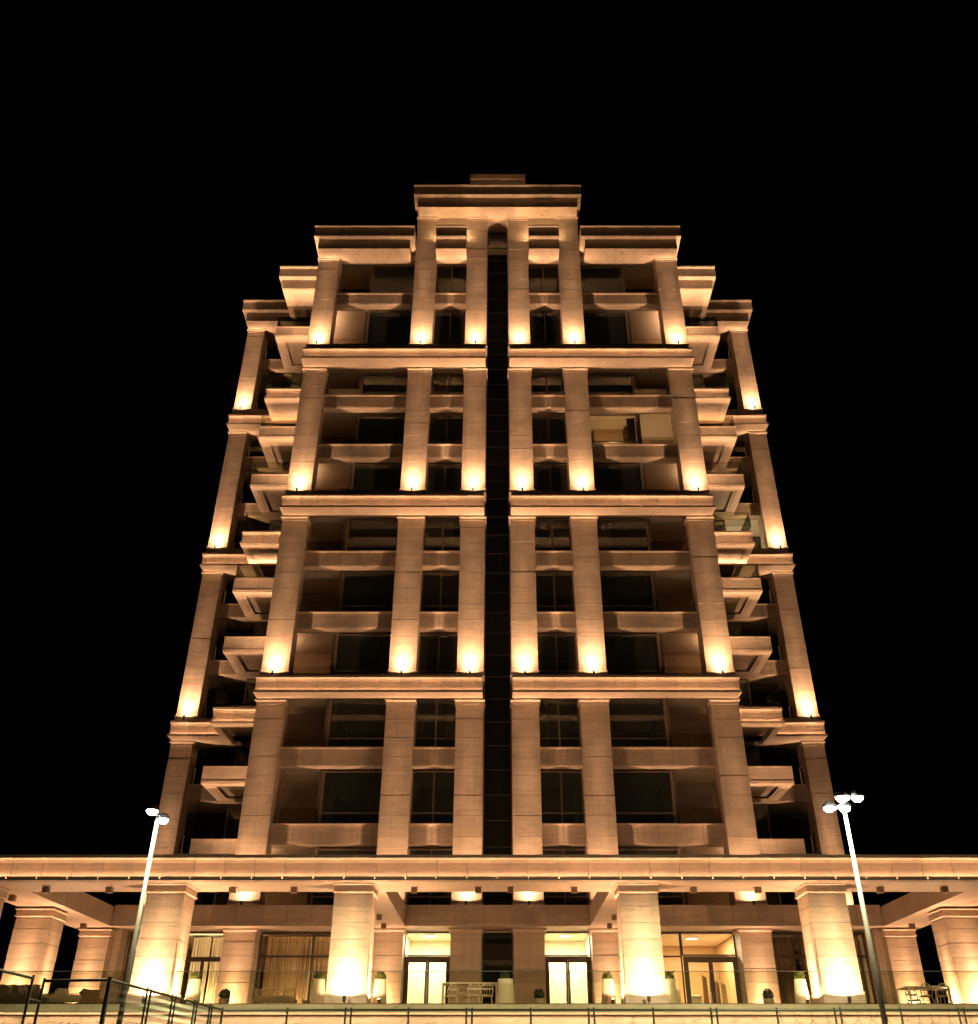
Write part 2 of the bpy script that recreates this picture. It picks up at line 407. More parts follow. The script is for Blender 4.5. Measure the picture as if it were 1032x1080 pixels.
def cornice2(x0, x1, yu, zb, parent=TW, name='roof_cornice', yback=46.0, h1=.82, h2=.88, mat='spandrel', endg=0.28, ylow=None):
    """two-tier unlit roof cornice; yu = upper face"""
    b = MB(); yl = yu + .32; ylow = ylow or yback
    n = max(1, round((x1 - x0) / 2.1)); w = (x1 - x0) / n
    for i in range(n):
        a, c = x0 + i * w, x0 + (i + 1) * w
        l = endg if i == 0 else .003; r = endg if i == n - 1 else .003
        b.prof_x([(yl, zb), (yl, zb + h1), (ylow, zb + h1), (ylow, zb)], a + l, c - r)
        b.prof_x([(yu + .03, zb + h1 + .003), (yu, zb + h1 + .05), (yu, zb + h1 + h2 - .12), (yu - .17, zb + h1 + h2 - .10), (yu - .17, zb + h1 + h2),
                  (yback, zb + h1 + h2), (yback, zb + h1 + .003)], a + (0 if i == 0 else .003), c - (0 if i == n - 1 else .003))
    return b.build(name, mat, parent)

# piers of the front block, section by section
SECT = [(6.80, 16.35 - .0), (17.62, 26.87), (28.15 + .3, 37.45), (39.25, None)]
for nme, x0, x1 in PIERS:
    for k, (z0, z1) in enumerate(SECT):
        top = z1 if z1 else (50.86 if 'outer' not in nme else ROOF)
        dx = .03 * (k - 1)
        s = 1 if x0 > 0 else -1
        pier(x0, x1, 44.0, 45.1 if 'outer' in nme else 45.6, z0, top, base=True)
# floor slabs, rooms behind the glass
for k, T in enumerate(TOPS + [48.3]):
    b = MB()
    zs = T - .90 if T < 48 else ROOF + .58
    if T in (17.62, 28.45, 39.25): zs = BANDS[(17.62, 28.45, 39.25).index(T)] + .58
    b.box(-11.75, -.76, WIN + .02, 51.2, zs, T - .42); b.box(.76, 11.75, WIN + .02, 51.2, zs, T - .42)
    b.box(-17.85, -11.76, 51.45, 55.5, zs, T - .42); b.box(11.76, 17.85, 51.45, 55.5, zs, T - .42)
    b.build('floor_slab', 'slabm', TW)
# inner wall, party walls and side walls
b = MB(); b.box(-11.7, 11.7, 50.8, 51.15, 2.3, 46.5)
for s in (-1, 1):
    b.box(s * 11.4, s * 11.72, 47.81, 50.79, 6.8, 48.0)
    for T in [6.8] + TOPS: b.box(s * 11.5, s * 11.75, 45.12, 47.8, T - .88, T)
    b.box(s * 8.42, s * 8.60, 45.2, 50.79, 6.8, 46.5)
    b.box(s * 2.2, s * 3.9, 48.4, 50.79, 6.8, 46.5); b.box(s * 4.7, s * 4.9, 45.3, 50.79, 6.8, 46.5)
    b.box(s * 17.6, s * 17.86, 51.6, 56, 2.3, 47.0); b.box(s * 11.4, s * 17.59, 55.6, 56, 2.3, 47.0)
    b.box(s * 14.62, s * 14.80, 52.2, 55.59, 2.3, 47.0)
b.build('inner_wall', 'dark', TW)
b = MB()
for s in (-1, 1):
    for yy in (45.12,):
        b.box(s * 8.36, s * 8.42, yy, 47.8, 6.8, 46.7)
    b.box(s * 8.42 + (.18 * s), s * 11.39, 47.8, 48.0, 6.8, 46.7)
b.build('loggia_wall', 'wall', TW)

def window(x0, x1, z0, z1, y=WIN, mull=(), trans=None, fm='frame_warm', pm='pane', fw=.07, parent=TW, name='window', depth=.09):
    b = MB()
    b.box(x0, x0 + fw, y, y + depth, z0, z1); b.box(x1 - fw, x1, y, y + depth, z0, z1)
    b.box(x0 + fw, x1 - fw, y + .003, y + depth, z1 - fw, z1); b.box(x0 + fw, x1 - fw, y + .003, y + depth, z0, z0 + fw)
    for mxx in mull: b.box(mxx - fw * .55, mxx + fw * .55, y + .006, y + depth, z0 + fw, z1 - fw)
    if trans:
        xs = sorted([x0 + fw] + [v for mxx in mull for v in (mxx - fw * .55, mxx + fw * .55)] + [x1 - fw])
        for a, c in zip(xs[0::2], xs[1::2]): b.box(a, c, y + .009, y + depth, trans - fw * .5, trans + fw * .5)
    o = b.build(name, fm, parent)
    MB().box(x0 + fw * .5, x1 - fw * .5, y + .05, y + .062, z0 + fw * .5, z1 - fw * .5).build('pane', pm, o)
    return o

FLOORS = []
lo = [6.80] + TOPS
for k in range(len(lo)):
    T = lo[k]
    if k + 1 < len(lo):
        nt = lo[k + 1]
        zs = nt - .90 if nt not in (17.62, 28.45, 39.25) else BANDS[(17.62, 28.45, 39.25).index(nt)] + .56
    else: zs = ROOF + .56
    FLOORS.append((T, zs))
for k, (T, zs) in enumerate(FLOORS):
    zb = T - .40
    for s in (-1, 1):
        xa, xb = sorted((s * 2.0, s * 4.1))
        tr = T + .62 if (zs - T) > 2.0 else None
        window(xa, xb, zb, zs - .1, mull=((xa + xb) / 2,), trans=tr)
        xa, xb = sorted((s * 5.40, s * 8.36))
        window(xa, xb, zb, zs - .1, trans=tr, mull=())
        # low glass guard of the loggia
        xa, xb = sorted((s * 8.42, s * 10.5))
        o = MB().box(xa, xb, 44.86, 44.872, T - .02, T + .80).build('balustrade', 'rail', TW)
        # drapes in some of the rooms
for k in range(len(FLOORS)):
    T, zs = FLOORS[k]
    for s in (-1, 1):
        for (a, c) in ((2.1, 2.5), (3.65, 4.05), (5.5, 6.0), (7.8, 8.3)):
            if random.random() < .5:
                xa, xb = sorted((s * a, s * (c + random.uniform(-.1, .5) * (1 if a in (2.1, 5.5) else 0))))
                d = MB(); nn = 14
                pts = [(xa + (xb - xa) * i / nn, 45.32 + .04 * (i % 2)) for i in range(nn + 1)]
                base = len(d.v)
                d.v += [(px, py, T - .38) for px, py in pts] + [(px, py, zs - .15) for px, py in pts]
                for i in range(nn): d.f.append((i, i + 1, nn + 2 + i, nn + 1 + i))
                d.build('drape', 'drape', TW)
# spandrels between the piers on the plain floors
for T in (10.5, 14.1, 21.3, 24.95, 32.1, 35.75, 44.2):
    for s in (-1, 1):
        for (a, c) in ((2.03, 4.07), (5.45, 10.46)):
            xa, xb = sorted((s * a, s * c)); b = MB(); n = 2 if c < 5 else 5; w = (xb - xa) / n
            for i in range(n):
                b.box(xa + i * w + .008, xa + (i + 1) * w - .008, FACE, FACE + .1, T - .86, T - .06)
            b.box(xa - .02, xb + .02, FACE + .03, WIN + .1, T - .90, T - .062)
            b.box(xa + .001, xb - .001, FACE - .10, WIN + .05, T - .058, T)
            b.build('spandrel', 'spandrel', TW)
# plinth course above each band, soffit under it, the band itself
for k, zb in enumerate(BANDS):
    for s in (-1, 1):
        xa, xb = sorted((s * .73, s * 11.80))
        band(xa, xb, 43.0, zb, h=.93, yback=43.86)
        b = MB(); T = (17.62, 28.45, 39.25)[k]
        b.box(xa + .05, xb - .05, 43.75, 45.0, zb + .93 * .955 + .02, T - .022); b.box(xa + .05, xb - .05, 43.88, 45.0, zb + .56, zb + .93 * .955 + .018)
        b.build('plinth_course', 'spandrel', TW)
        # capital blocks on the underside between band and window heads
# lowest cornice above the ground floor (lintel)
b = MB(); n = 31; w = 33.0 / n
for i in range(n):
    b.box(-16.5 + i * w + .009, -16.5 + (i + 1) * w - .009, 43.3, 43.6, 6.12, 6.80)
b.box(-16.5, 16.5, 43.33, 44.9, 6.13, 6.78); b.box(-16.5, 16.5, 43.26, 44.85, 5.96, 6.115)
b.build('lintel', 'spandrel', TW)
# glazed shaft
sh = MB()
z = 2.4
while z < 50.6:
    sh.box(-.66, .66, 45.20, 45.23, z, z + .022); z += 1.2
sh.box(-.70, -.64, 45.13, 45.3, 2.3, 50.8); sh.box(.64, .70, 45.13, 45.3, 2.3, 50.8)
sh = sh.build('glazed_shaft', 'frame_warm', TW)
MB().box(-.64, .64, 45.24, 45.25, 2.3, 50.8).build('pane', 'shaft', sh)
b = MB()
b.box(-.69, .69, 48.2, 48.4, 2.3, 50.8)
b.build('lift_lobby', 'slabm', TW)
b = MB(); b.box(-.70, .70, 43.4, 45.3, 50.9, 51.5); b.build('shaft_head', 'soffit', TW)
# roof cornices of the front block
for s in (-1, 1):
    xa, xb = sorted((s * 5.47, s * 12.05))
    b = cornice2(xa, xb, 42.78, ROOF, yback=46.4, ylow=44.42)
    xa, xb = sorted((s * 2.05, s * 4.05))
    cornice2(xa, xb, 42.78, ROOF, yback=46.4, endg=.0, ylow=44.42)
    # attic wall above
    xa, xb = sorted((s * 2.0, s * 4.1))
    MB().box(xa, xb, 44.05, 44.25, 48.0, 50.87).build('attic_wall', 'soffit', TW)
    MB().box(xa + .06, xb - .06, 43.45, 43.50, 48.60, 48.63).build('attic_led', 'led_attic', TW)
    xa, xb = sorted((s * 4.3, s * 5.3)); MB().box(xa, xb, 45.61, 48, 46.8, 50.9).build('attic_return', 'soffit', TW)
cornice2(-5.69, 5.69, 42.78, 50.88, yback=47.0, h1=.88, h2=.86)
b = MB(); b.box(-2.05, 2.05, 46.0, 49, 52.62, 56.95); b.box(-2.0, 2.0, 46.06, 49, 56.953, 57.4); b.box(-2.05, 2.05, 46.0, 49, 57.403, 57.9)
b.build('lift_housing', 'spandrel', TW)
MB().box(-1.9, 1.9, 44.6, 44.64, 52.66, 52.70).build('roof_fill_led', 'led', TW)  # unseen strip added to brighten the front of the lift housing
b = MB(); b.box(-11.5, 11.5, 46.41, 51.4, 47.4, 48.2); b.build('roof', 'slabm', TW)

# ---------------------------------------------------------------- wings: rear piers, balconies, spandrels, windows
RX0, RX1 = 16.78, 17.95
for s in (-1, 1):
    xa, xb = sorted((s * RX0, s * RX1))
    for z0, z1 in ((6.8, 16.35), (17.62, 26.87), (28.45, 37.45), (39.25, 46.62)):
        pier(xa, xb, 50.5, 51.7, z0, z1)
    for k, zb in enumerate(BANDS):
        a, c = sorted((s * 12.0, s * 17.92)); band(a, c, 49.6, zb, h=.93, yback=51.5)
        T = (17.62, 28.45, 39.25)[k]
        MB().box(a, c - .0 if s < 0 else c, 50.3, 51.4, zb + .93 * .955 + .02, T - .022).build('plinth_course', 'spandrel', TW)
    a, c = sorted((s * 12.0, s * 18.22)); cornice2(a, c, 49.3, 46.62, yback=51.8, h1=.78, h2=.85)
    for T in (10.5, 14.1, 21.3, 24.95, 32.1, 35.75, 44.2):
        a, c = sorted((s * 11.8, s * RX0)); b = MB(); n = 5; w = (c - a) / n
        for i in range(n): b.box(a + i * w + .004, a + (i + 1) * w - .004, 50.95, 51.05, T - .86, T - .06)
        b.box(a, c, 50.98, 51.4, T - .90, T - .062); b.box(a, c, 50.90, 51.42, T - .058, T)
        b.build('spandrel', 'spandrel', TW)
    for (T, zs) in FLOORS:
        a, c = sorted((s * 11.75, s * 14.6))
        window(a, c, T - .4, zs, y=51.5, mull=((a + c) / 2,), fm='frame_warm')
        a, c = sorted((s * 14.8, s * 17.6))
        window(a, c, T - .4, zs, y=53.6, mull=((a + c) / 2,), fm='frame')
        a, c = sorted((s * 14.7, s * 16.75))
        o = MB().box(a, c, 51.15, 51.162, T - .02, T + .95).build('balustrade', 'rail', TW)
        MB().box(s * 16.55, s * 16.60, 51.12, 51.17, T, T + .95).build('post', 'whitem', o)

def balcony(s, T, kind):
    xi, xo = 11.82, 15.05
    yf, yb = (47.6, 51.2) if kind != 'roof' else (46.35, 51.2)
    a, c = sorted((s * xi, s * xo))
    if kind == 'band':
        zb = T - 1.27 + .0
        o = band(a, c, yf - .1, zb, h=.93, yback=yb, name='balcony')
        zs = zb
        MB().box(a, c, yf + .75, yb, T - .38, T - .02).build('plinth_course', 'spandrel', TW)
    elif kind == 'roof':
        zs = T - 1.7
        o = cornice2(a, c, yf, zs, name='balcony_roof', yback=yb, h1=.82, h2=.88)
    else:
        zs = T - .84; b = MB(); n = 3; w = (c - a) / n
        b.box(a, c, yf - .04, yf + .3, T - .06, T)
        for i in range(n): b.box(a + i * w + .004, a + (i + 1) * w - .004, yf, yf + .1, T - .70, T - .062)
        b.box(a + .03, c - .03, yf + .03, yb, T - .72, T - .063)
        b.box(a - .0, c + .0, yf - .03, yf + .12, zs + .02, T - .745)
        o = b.build('balcony', 'spandrel', TW)
    # underside: stepped border round a sunk panel
    b = MB(); y0, y1 = yf + .02, yb
    if kind == 'band': y0 = yf + .0
    if kind == 'roof': y0 = yf + .36; a, c = (a + .3, c) if s < 0 else (a, c - .3)
    zt = zs - .002
    def ring(i0, i1, z0, z1):
        b.box(a + i0, c - i0, y0 + i0, y0 + i1, z0, z1); b.box(a + i0, c - i0, y1 - i1, y1 - i0, z0, z1)
        b.box(a + i0, a + i1, y0 + i1, y1 - i1, z0, z1); b.box(c - i1, c - i0, y0 + i1, y1 - i1, z0, z1)
    ring(.0, .42, zt - .034, zt); ring(.422, .60, zt - .017, zt)
    b.build('soffit', 'soffit', o)
    if kind != 'roof':
        g = MB(); yy = yf + .10
        g.box(a, c, yy, yy + .014, T - .02, T + 1.0)
        xx = xo * s
        g.box(xx - .014 * s if s > 0 else xx, xx if s > 0 else xx + .014, yy + .02, yb - .3, T - .02, T + 1.0)
        g.build('balustrade', 'rail', o)
    return o
for s in (-1, 1):
    for T in TOPS:
        balcony(s, T, 'band' if T in (17.62, 28.45, 39.25) else 'plain')
    balcony(s, 48.55, 'roof')

# ---------------------------------------------------------------- ground floor of the tower
for nme, x0, x1 in PIERS:
    pier(x0, x1, 44.0, 45.4, DZ + .002, 5.945, base=False, step=.52, name='pilaster', mat='column', off=.006)
def sgn(s, a, c): return sorted((s * a, s * c))
TRZ = 4.97
for s in (-1, 1):
    a, c = sgn(s, 11.82, 16.2)
    if s > 0: window(a, c, DZ + .01, 5.94, y=45.0, mull=(13.3,), trans=TRZ, fm='frame', pm='clear', fw=.10, name='shop_window')
    else:
        window(-16.2, -14.02, DZ + .01, 5.94, y=45.0, trans=TRZ, fm='frame', pm='clear', fw=.10, name='shop_window')
        window(-14.02, -11.82, 4.90, 5.94, y=45.0, fm='frame', pm='clear', fw=.05, name='shop_window')
        window(-14.02, -11.82, DZ + .01, 4.895, y=45.0, mull=(-12.85,), fm='frame', pm='clear', fw=.13, name='shop_window')
    a, c = sgn(s, 5.45, 10.46)
    if s < 0:
        window(a, c, DZ + .01, 5.94, y=45.0, mull=(-8.1,), trans=TRZ, fm='frame', pm='clear', fw=.09, name='shop_window')
    else:
        window(a, 8.06, DZ + .01, 5.94, y=45.0, trans=TRZ, fm='frame', pm='clear', fw=.06, name='shop_window')
        window(8.06, c, TRZ + .02, 5.94, y=45.0, fm='frame', pm='clear', fw=.06, name='shop_window')
    a, c = sgn(s, 2.03, 4.07)
    window(a, c, TRZ + .02, 5.94, y=45.0, fm='frame', pm='clear', fw=.04, name='shop_window')
def double_door(x0, x1, z1=TRZ, y=44.96, lab=None):
    b = MB(); fw = .11; d = .12
    b.box(x0, x0 + fw, y, y + d, DZ, z1); b.box(x1 - fw, x1, y, y + d, DZ, z1); b.box(x0 + fw, x1 - fw, y + .004, y + d, z1 - .14, z1)
    o = b.build('door', 'frame', TW)
    m = (x0 + x1) / 2
    for a, c in ((x0 + fw, m), (m, x1 - fw)):
        l = MB(); q = .09
        l.box(a + .004, a + q, y + .02, y + .08, DZ + .01, z1 - .145); l.box(c - q, c - .004, y + .02, y + .08, DZ + .01, z1 - .145)
        l.box(a + q, c - q, y + .022, y + .08, z1 - .24, z1 - .145); l.box(a + q, c - q, y + .022, y + .08, DZ + .01, DZ + .16)
        l.build('leaf', 'frame', o)
        MB().box(a + q - .01, c - q + .01, y + .045, y + .055, DZ + .15, z1 - .23).build('pane', 'clear', o)
    MB().box(m - .13, m - .105, y - .05, y + .02, DZ + .9, DZ + 1.3).build('handle', 'whitem', o)
    return o
double_door(-4.06, -2.04); double_door(2.04, 4.06); double_door(8.10, 10.44)
# rooms behind the shop fronts
b = MB(); b.box(-16.3, 16.3, 45.15, 51, 5.95, 6.1)
b.build('ground_ceiling', 'paint', TW)
b = MB()
for s in (-1, 1):
    b.box(s * 1.95, s * 2.05, 45.2, 50.79, DZ, 5.94); b.box(s * 4.1, s * 4.2, 45.2, 50.79, DZ, 5.94)
    b.box(s * 2.06, s * 4.09, 48.0, 48.2, DZ, 5.94)
b.build('lobby_wall', 'paint', TW)
b = MB(); b.box(5.4, 10.6, 49.8, 50.0, DZ, 5.94); b.box(10.6, 10.75, 45.2, 49.79, DZ, 5.94); b.box(5.2, 5.38, 45.2, 49.79, DZ, 5.94)
b.build('lounge_wall', 'tan', TW)
b = MB(); b.box(-10.7, -10.6, 45.2, 50, DZ, 5.94); b.box(-5.38, -5.2, 45.2, 50, DZ, 5.94)
b.box(-16.3, -16.2, 45.1, 51, DZ, 5.94); b.box(16.2, 16.3, 45.1, 51, DZ, 5.94); b.box(-.9, .9, 48.6, 48.8, DZ, 5.9)
b.build('salon_wall', 'tan', TW)
for s in (-1, 1):
    a, c = sgn(s, 16.32, 16.62); MB().box(a, c, 44.2, 45.1, DZ, 5.95).build('end_jamb', 'column', TW)

# ================================================================== PORTICO
PO = thing('portico', (0, 33, -1.6), 'wide stone portico canopy on square columns in front of the tower', 'portico')
ZS = 5.955
band(-18.3, 18.3, 32.7, ZS - .05, h=.86, parent=PO, name='fascia', yback=34.78, seg=1.03)
for s in (-1, 1):
    b = MB(); a, c = sgn(s, 16.5, 18.3); b.box(a, c, 34.79, 47.5, ZS, 6.72); b.build('side_beam', 'soffit', PO)
    a, c = sgn(s, 3.95, 5.5); MB().box(a, c, 34.79, 43.24, ZS, 6.72).build('beam', 'soffit', PO)
# underside of the front beam
MB().box(-16.49, 16.49, 32.96, 34.80, ZS - .062, ZS - .052).build('front_soffit', 'soffit', PO)
def column(cx, yf, w=1.26, z0=DZ - .03, z1=ZS - .065):
    x0, x1, yb = cx - w / 2, cx + w / 2, yf + w
    b = MB(); z = z0 + .42
    b.box(x0 - .03, x1 + .03, yf - .03, yb + .03, z0, z0 + .40)
    b.box(x0 + .02, x1 - .02, yf + .02, yb - .02, z0 + .40, z1 - .3)
    zt = z1 - .36
    while z < zt - .01:
        h = min(.5, zt - z)
        if zt - z - h < .2: h = zt - z
        d = random.uniform(-.004, .004)
        b.box(x0 + d, x1 - d, yf + d, yb - d, z + .008, z + h - .008); z += h
    b.box(x0 + .0, x1 - .0, yf + .0, yb - .0, zt + .012, z1 - .3 + .02)
    b.frustum(x0, x1, yf, yb, z1 - .30, z1 - .275, .06)
    b.box(x0 - .065, x1 + .065, yf - .065, yb + .065, z1 - .272, z1 - .245)
    b.box(x0 - .03, x1 + .03, yf - .03, yb + .03, z1 - .242, z1 - .085)
    b.frustum(x0 - .03, x1 + .03, yf - .03, yb + .03, z1 - .083, z1 - .03, .05)
    b.box(x0 - .085, x1 + .085, yf - .085, yb + .085, z1 - .028, z1)
    return b.build('column', 'column', PO)
CX = [-11.05, -4.80, 4.70, 10.95]
for cx_ in CX: column(cx_, 33.2)
for s in (-1, 1):
    column(s * 17.6, 33.2, 1.26); column(s * 17.6, 38.3, 1.30); column(s * 17.27, 43.7, 1.28)

# spot boxes under the canopy
SP = [(-15.38, 33.9), (-13.22, 33.9), (-9.03, 33.9), (-6.93, 33.9), (-2.84, 33.9), (-.66, 33.9), (.44, 33.9), (2.61, 33.9), (6.67, 33.9), (8.87, 33.9), (13.03, 33.9), (15.22, 33.9),
      (-17.4, 35.85), (-17.4, 42.6), (-4.72, 40.3), (-4.78, 42.6), (4.66, 40.3), (4.70, 42.6), (17.4, 42.6), (17.4, 35.85)]
SPL = ['at far left end of the front soffit', 'second from the left along the front soffit', 'just right of the outer left column', 'left of the inner left column',
       'left of two over the left lobby door', 'over the inner left pilaster', 'over the inner right pilaster', 'right of the right lobby door bay',
       'just right of the inner right column', 'left of the outer right column', 'just right of the right lamp pole', 'at far right end of the front soffit',
       'on the left side beam near the front', 'on the left side beam near the facade', 'midway along the left cross beam', 'at the facade end of the left cross beam',
       'midway along the right cross beam', 'at the facade end of the right cross beam', 'on the right side beam near the facade', 'on the right side beam near the front']
pr = None
for (px, py), l in zip(SP, SPL):
    loc = (px, py, ZS - .25 if py < 34.5 else ZS - .19); lab = 'small bronze ceiling spot box ' + l
    if pr is None:
        pr = thing('ceiling_spot', loc, lab, 'ceiling spot', 'square spot boxes under the portico')
        MB().box(px - .10, px + .10, py - .10, py + .10, loc[2], loc[2] + .185).build('housing', 'spotbox', pr)
        MB().lathe(px, py, [(.07, loc[2] - .004), (.07, loc[2] - .001)], 12).build('reflector', 'body', pr)
    else: dup(pr, loc, lab)

# ================================================================== LAMPS ON THE BUILDING
BN = ['lowest', 'middle', 'top']
for k, T in enumerate((17.62, 28.45, 39.25)):
    for nme, x0, x1 in PIERS:
        uplight('uplight', ((x0 + x1) / 2, 43.55, T - .16), 0, f'glaring uplight at the foot of the {nme} front pier on the {BN[k]} lit band', 'uplights at the feet of the tower piers', L_TOWER, 3.3)
    for s in (-1, 1):
        uplight('uplight', (s * (RX0 + RX1) / 2, 50.05, T - .16), 0, f'glaring uplight at the foot of the set back {"left" if s < 0 else "right"} wing pier on its {BN[k]} band', None, L_TOWER, 3.3)
for k, T in enumerate([6.85, 17.62, 28.45, 39.25]):  # out of view, added to brighten the undersides of the side balconies
    for s in (-1, 1):
        w_ = 'left' if s < 0 else 'right'; f_ = ['beside the portico roof', 'on the lowest band', 'on the middle band', 'on the top band'][k]
        uplight('side_fill_light', (s * 12.0, 45.45, T - .02), R(90) * s, f'unseen added fill light round the corner of the outer {w_} pier {f_}', 'unseen fill lights added on the tower flanks', L_SIDE_FILL, -14.0)
for nme, x0, x1 in PIERS:
    uplight('uplight', ((x0 + x1) / 2, 43.55, 6.81), 0, f'uplight on the ground floor lintel at the foot of the {nme} front pier', None, L_TOWER, 3.3)
for s in (-1, 1):
    uplight('uplight', (s * (RX0 + RX1) / 2, 50.15, 6.95), 0, f'uplight behind the portico at the foot of the {"left" if s < 0 else "right"} wing pier', None, L_TOWER, 3.3)
CN = ['outer left', 'inner left', 'inner right', 'outer right']
for cx_, n in zip(CX, CN):
    uplight('floodlight', (cx_ + .02, 32.80, DZ + .02), 0, f'tilted floodlight on the plinth of the {n} portico column', 'floodlights on the portico columns', L_COL, 8, 'floodlight')
    sd = 1 if cx_ < 0 else -1
    uplight('floodlight', (cx_ + sd * 1.0, 33.85, DZ + .01), R(90) * sd, f'floodlight on the terrace at the inward side of the {n} portico column', None, L_COL, 8, 'floodlight')
    uplight('floodlight', (cx_, 34.86, DZ + .01), R(180), f'floodlight hidden behind the {n} portico column', None, L_COL, 8, 'floodlight')
for s, n in ((-1, 'left'), (1, 'right')):
    uplight('floodlight', (s * 17.6, 37.95, DZ + .01), 0, f'floodlight before the middle column at the {n} end of the portico', None, L_COL, 8, 'floodlight')
    uplight('floodlight', (s * 16.65, 38.95, DZ + .01), R(90) * -s, f'floodlight beside the middle column at the {n} end of the portico', None, L_COL, 8, 'floodlight')
    uplight('floodlight', (s * 17.27, 43.35, DZ + .01), 0, f'floodlight before the column beside the {n} end of the facade', None, L_COL, 8, 'floodlight')
for nme, x0, x1 in PIERS:
    if 'inner' in nme: continue
    uplight('ground_lamp', ((x0 + x1) / 2, 43.62, DZ + .01), 0, f'ground lamp washing the {nme} ground floor pilaster', 'ground lamps before the pilasters', L_PIL, 8, 'ground lamp')

# ================================================================== COURT LAMPS
def court_lamp(x, y, label, heads):
    t = thing('court_lamp', (x, y, -1.6), label, 'floodlight mast', 'floodlight masts by the court')
    MB().tube([(x, y, -1.6), (x, y, 5.52)], .072, 14, .038).build('pole', 'pole', t, True)
    MB().lathe(x, y, [(.17, -1.6), (.17, -1.57), (.10, -1.55)], 14).build('base_plate', 'pole', t)
    ys = [h[1] for h in heads]
    b = MB(); b.tube([(x, min(ys) - .05, 5.54), (x, max(ys) + .05, 5.54)], .03, 8); b.build('crossarm', 'pole', t)
    for hx, hy in heads:
        h = MB().lathe(hx, hy, [(.135, 5.555), (.15, 5.57), (.145, 5.62), (.09, 5.68), (.03, 5.70)], 16).build('lamp_head', 'pole', t, True)
        MB().lathe(hx, hy, [(.02, 5.455), (.07, 5.47), (.11, 5.51), (.122, 5.552)], 16).build('lens', 'court', h)
        if abs(hx - x) > .05: MB().tube([(x, hy, 5.60), (hx, hy, 5.60)], .018, 6).build('bracket', 'pole', h)
        L = bpy.data.lights.get('court_beam')
        if not L:
            L = bpy.data.lights.new('court_beam', 'SPOT'); L.energy = 900; L.color = COURT; L.spot_size = R(178); L.spot_blend = .12; L.shadow_soft_size = .1
        add_light(L, h, (hx - x, hy - y, 5.44 + 1.6), (0, .05, -1))
    return t
court_lamp(-8.06, 22.7, 'slender grey floodlight mast with two lamp heads, left of the fence corner', [(-8.06, 22.27), (-8.06, 23.1)])
court_lamp(7.84, 21.55, 'slender grey floodlight mast with four lamp heads on the right', [(7.66, 21.1), (8.02, 21.1), (7.66, 22.0), (8.02, 22.0)])

# ================================================================== FENCE
def link_mesh(p0, p1, z0, z1, pitch=.07, r=.0030):
    """woven chain link between two points: one zigzag wire per column"""
    p0 = Vector((p0[0], p0[1], 0)); d = Vector((p1[0], p1[1], 0)) - p0; Lr = d.length; d /= Lr
    nrm = Vector((-d.y, d.x, 0)); b = MB(); n = int(Lr / pitch); rows = int((z1 - z0) / pitch)
    for i in range(n):
        for ph in (0, 1):
            pass
        ring = None
        for k in range(rows + 1):
            u = (i + (k % 2)) * pitch; c = p0 + d * u + nrm * (.003 if k % 2 else -.003); z = z1 - k * pitch
            bi = len(b.v)
            b.v += [tuple(c + d * r + Vector((0, 0, z))), tuple(c - d * r * .5 + nrm * r + Vector((0, 0, z))), tuple(c - d * r * .5 - nrm * r + Vector((0, 0, z)))]
            if ring is not None:
                for q in range(3): b.f.append((ring + q, ring + (q + 1) % 3, bi + (q + 1) % 3, bi + q))
            ring = bi
    return b
def fence(label, p0, p1, posts, ztop, mids=(), rail_r=.024):
    t = thing('chain_link_fence', ((p0[0] + p1[0]) / 2, (p0[1] + p1[1]) / 2, -1.6), label, 'fence', 'green chain link fence round the court')
    MB().tube([(p0[0], p0[1], ztop), (p1[0], p1[1], ztop)], rail_r, 8).build('rail', 'green', t)
    MB().tube([(p0[0], p0[1], .0), (p1[0], p1[1], .0)], .018, 6).build('rail', 'green', t)
    d = (Vector(p1) - Vector(p0)).normalized()
    for u, r in posts:
        q = Vector(p0) + d * u
        MB().tube([(q.x, q.y, -1.6), (q.x, q.y, ztop + .05)], r, 8).build('post', 'green', t)
    m = link_mesh(p0, p1, -1.55, ztop - .02).build('mesh', 'wire', t)
    return t
FT = 1.69
xs = []
u = -6.81; k = 0
front_posts = [(.0, .03)]
for i, xx in enumerate([-5.2, -3.69, -2.2, -.7, .82, 2.32, 3.85, 5.35, 6.91, 8.41, 9.97, 11.47, 13.0, 14.5, 16.0]):
    if i % 2: front_posts += [(xx + 6.81 - .07, .026), (xx + 6.81 + .07, .026)]
    else: front_posts += [(xx + 6.81, .026)]
fence('long dark green chain link fence panel run across the front of the terrace', (-6.81, 26.2), (16.1, 26.2), front_posts, FT)
side_posts = [(.0, .045)]
for y in (20.9, 22.45, 24.0, 25.2):
    side_posts += [(y - 18.83 - .1, .024), (y - 18.83 + .1, .024)]
fence('chain link fence run receding towards the terrace beside the left lamp mast', (-7.0, 18.83), (-6.81, 26.12), side_posts, FT)
fence('short chain link fence return between the two left corners', (-8.25, 18.98), (-7.05, 18.80), [(.0, .026)], FT)
t = fence('chain link fence run leaving the frame at lower left', (-8.22, 10.0), (-8.25, 18.5), [(8.5, .026), (5.5, .026), (2.5, .026)], FT)
MB().tube([(-8.24, 18.5, 1.36), (-8.24, 18.98, 1.36)], .02, 6).build('brace', 'green', t)

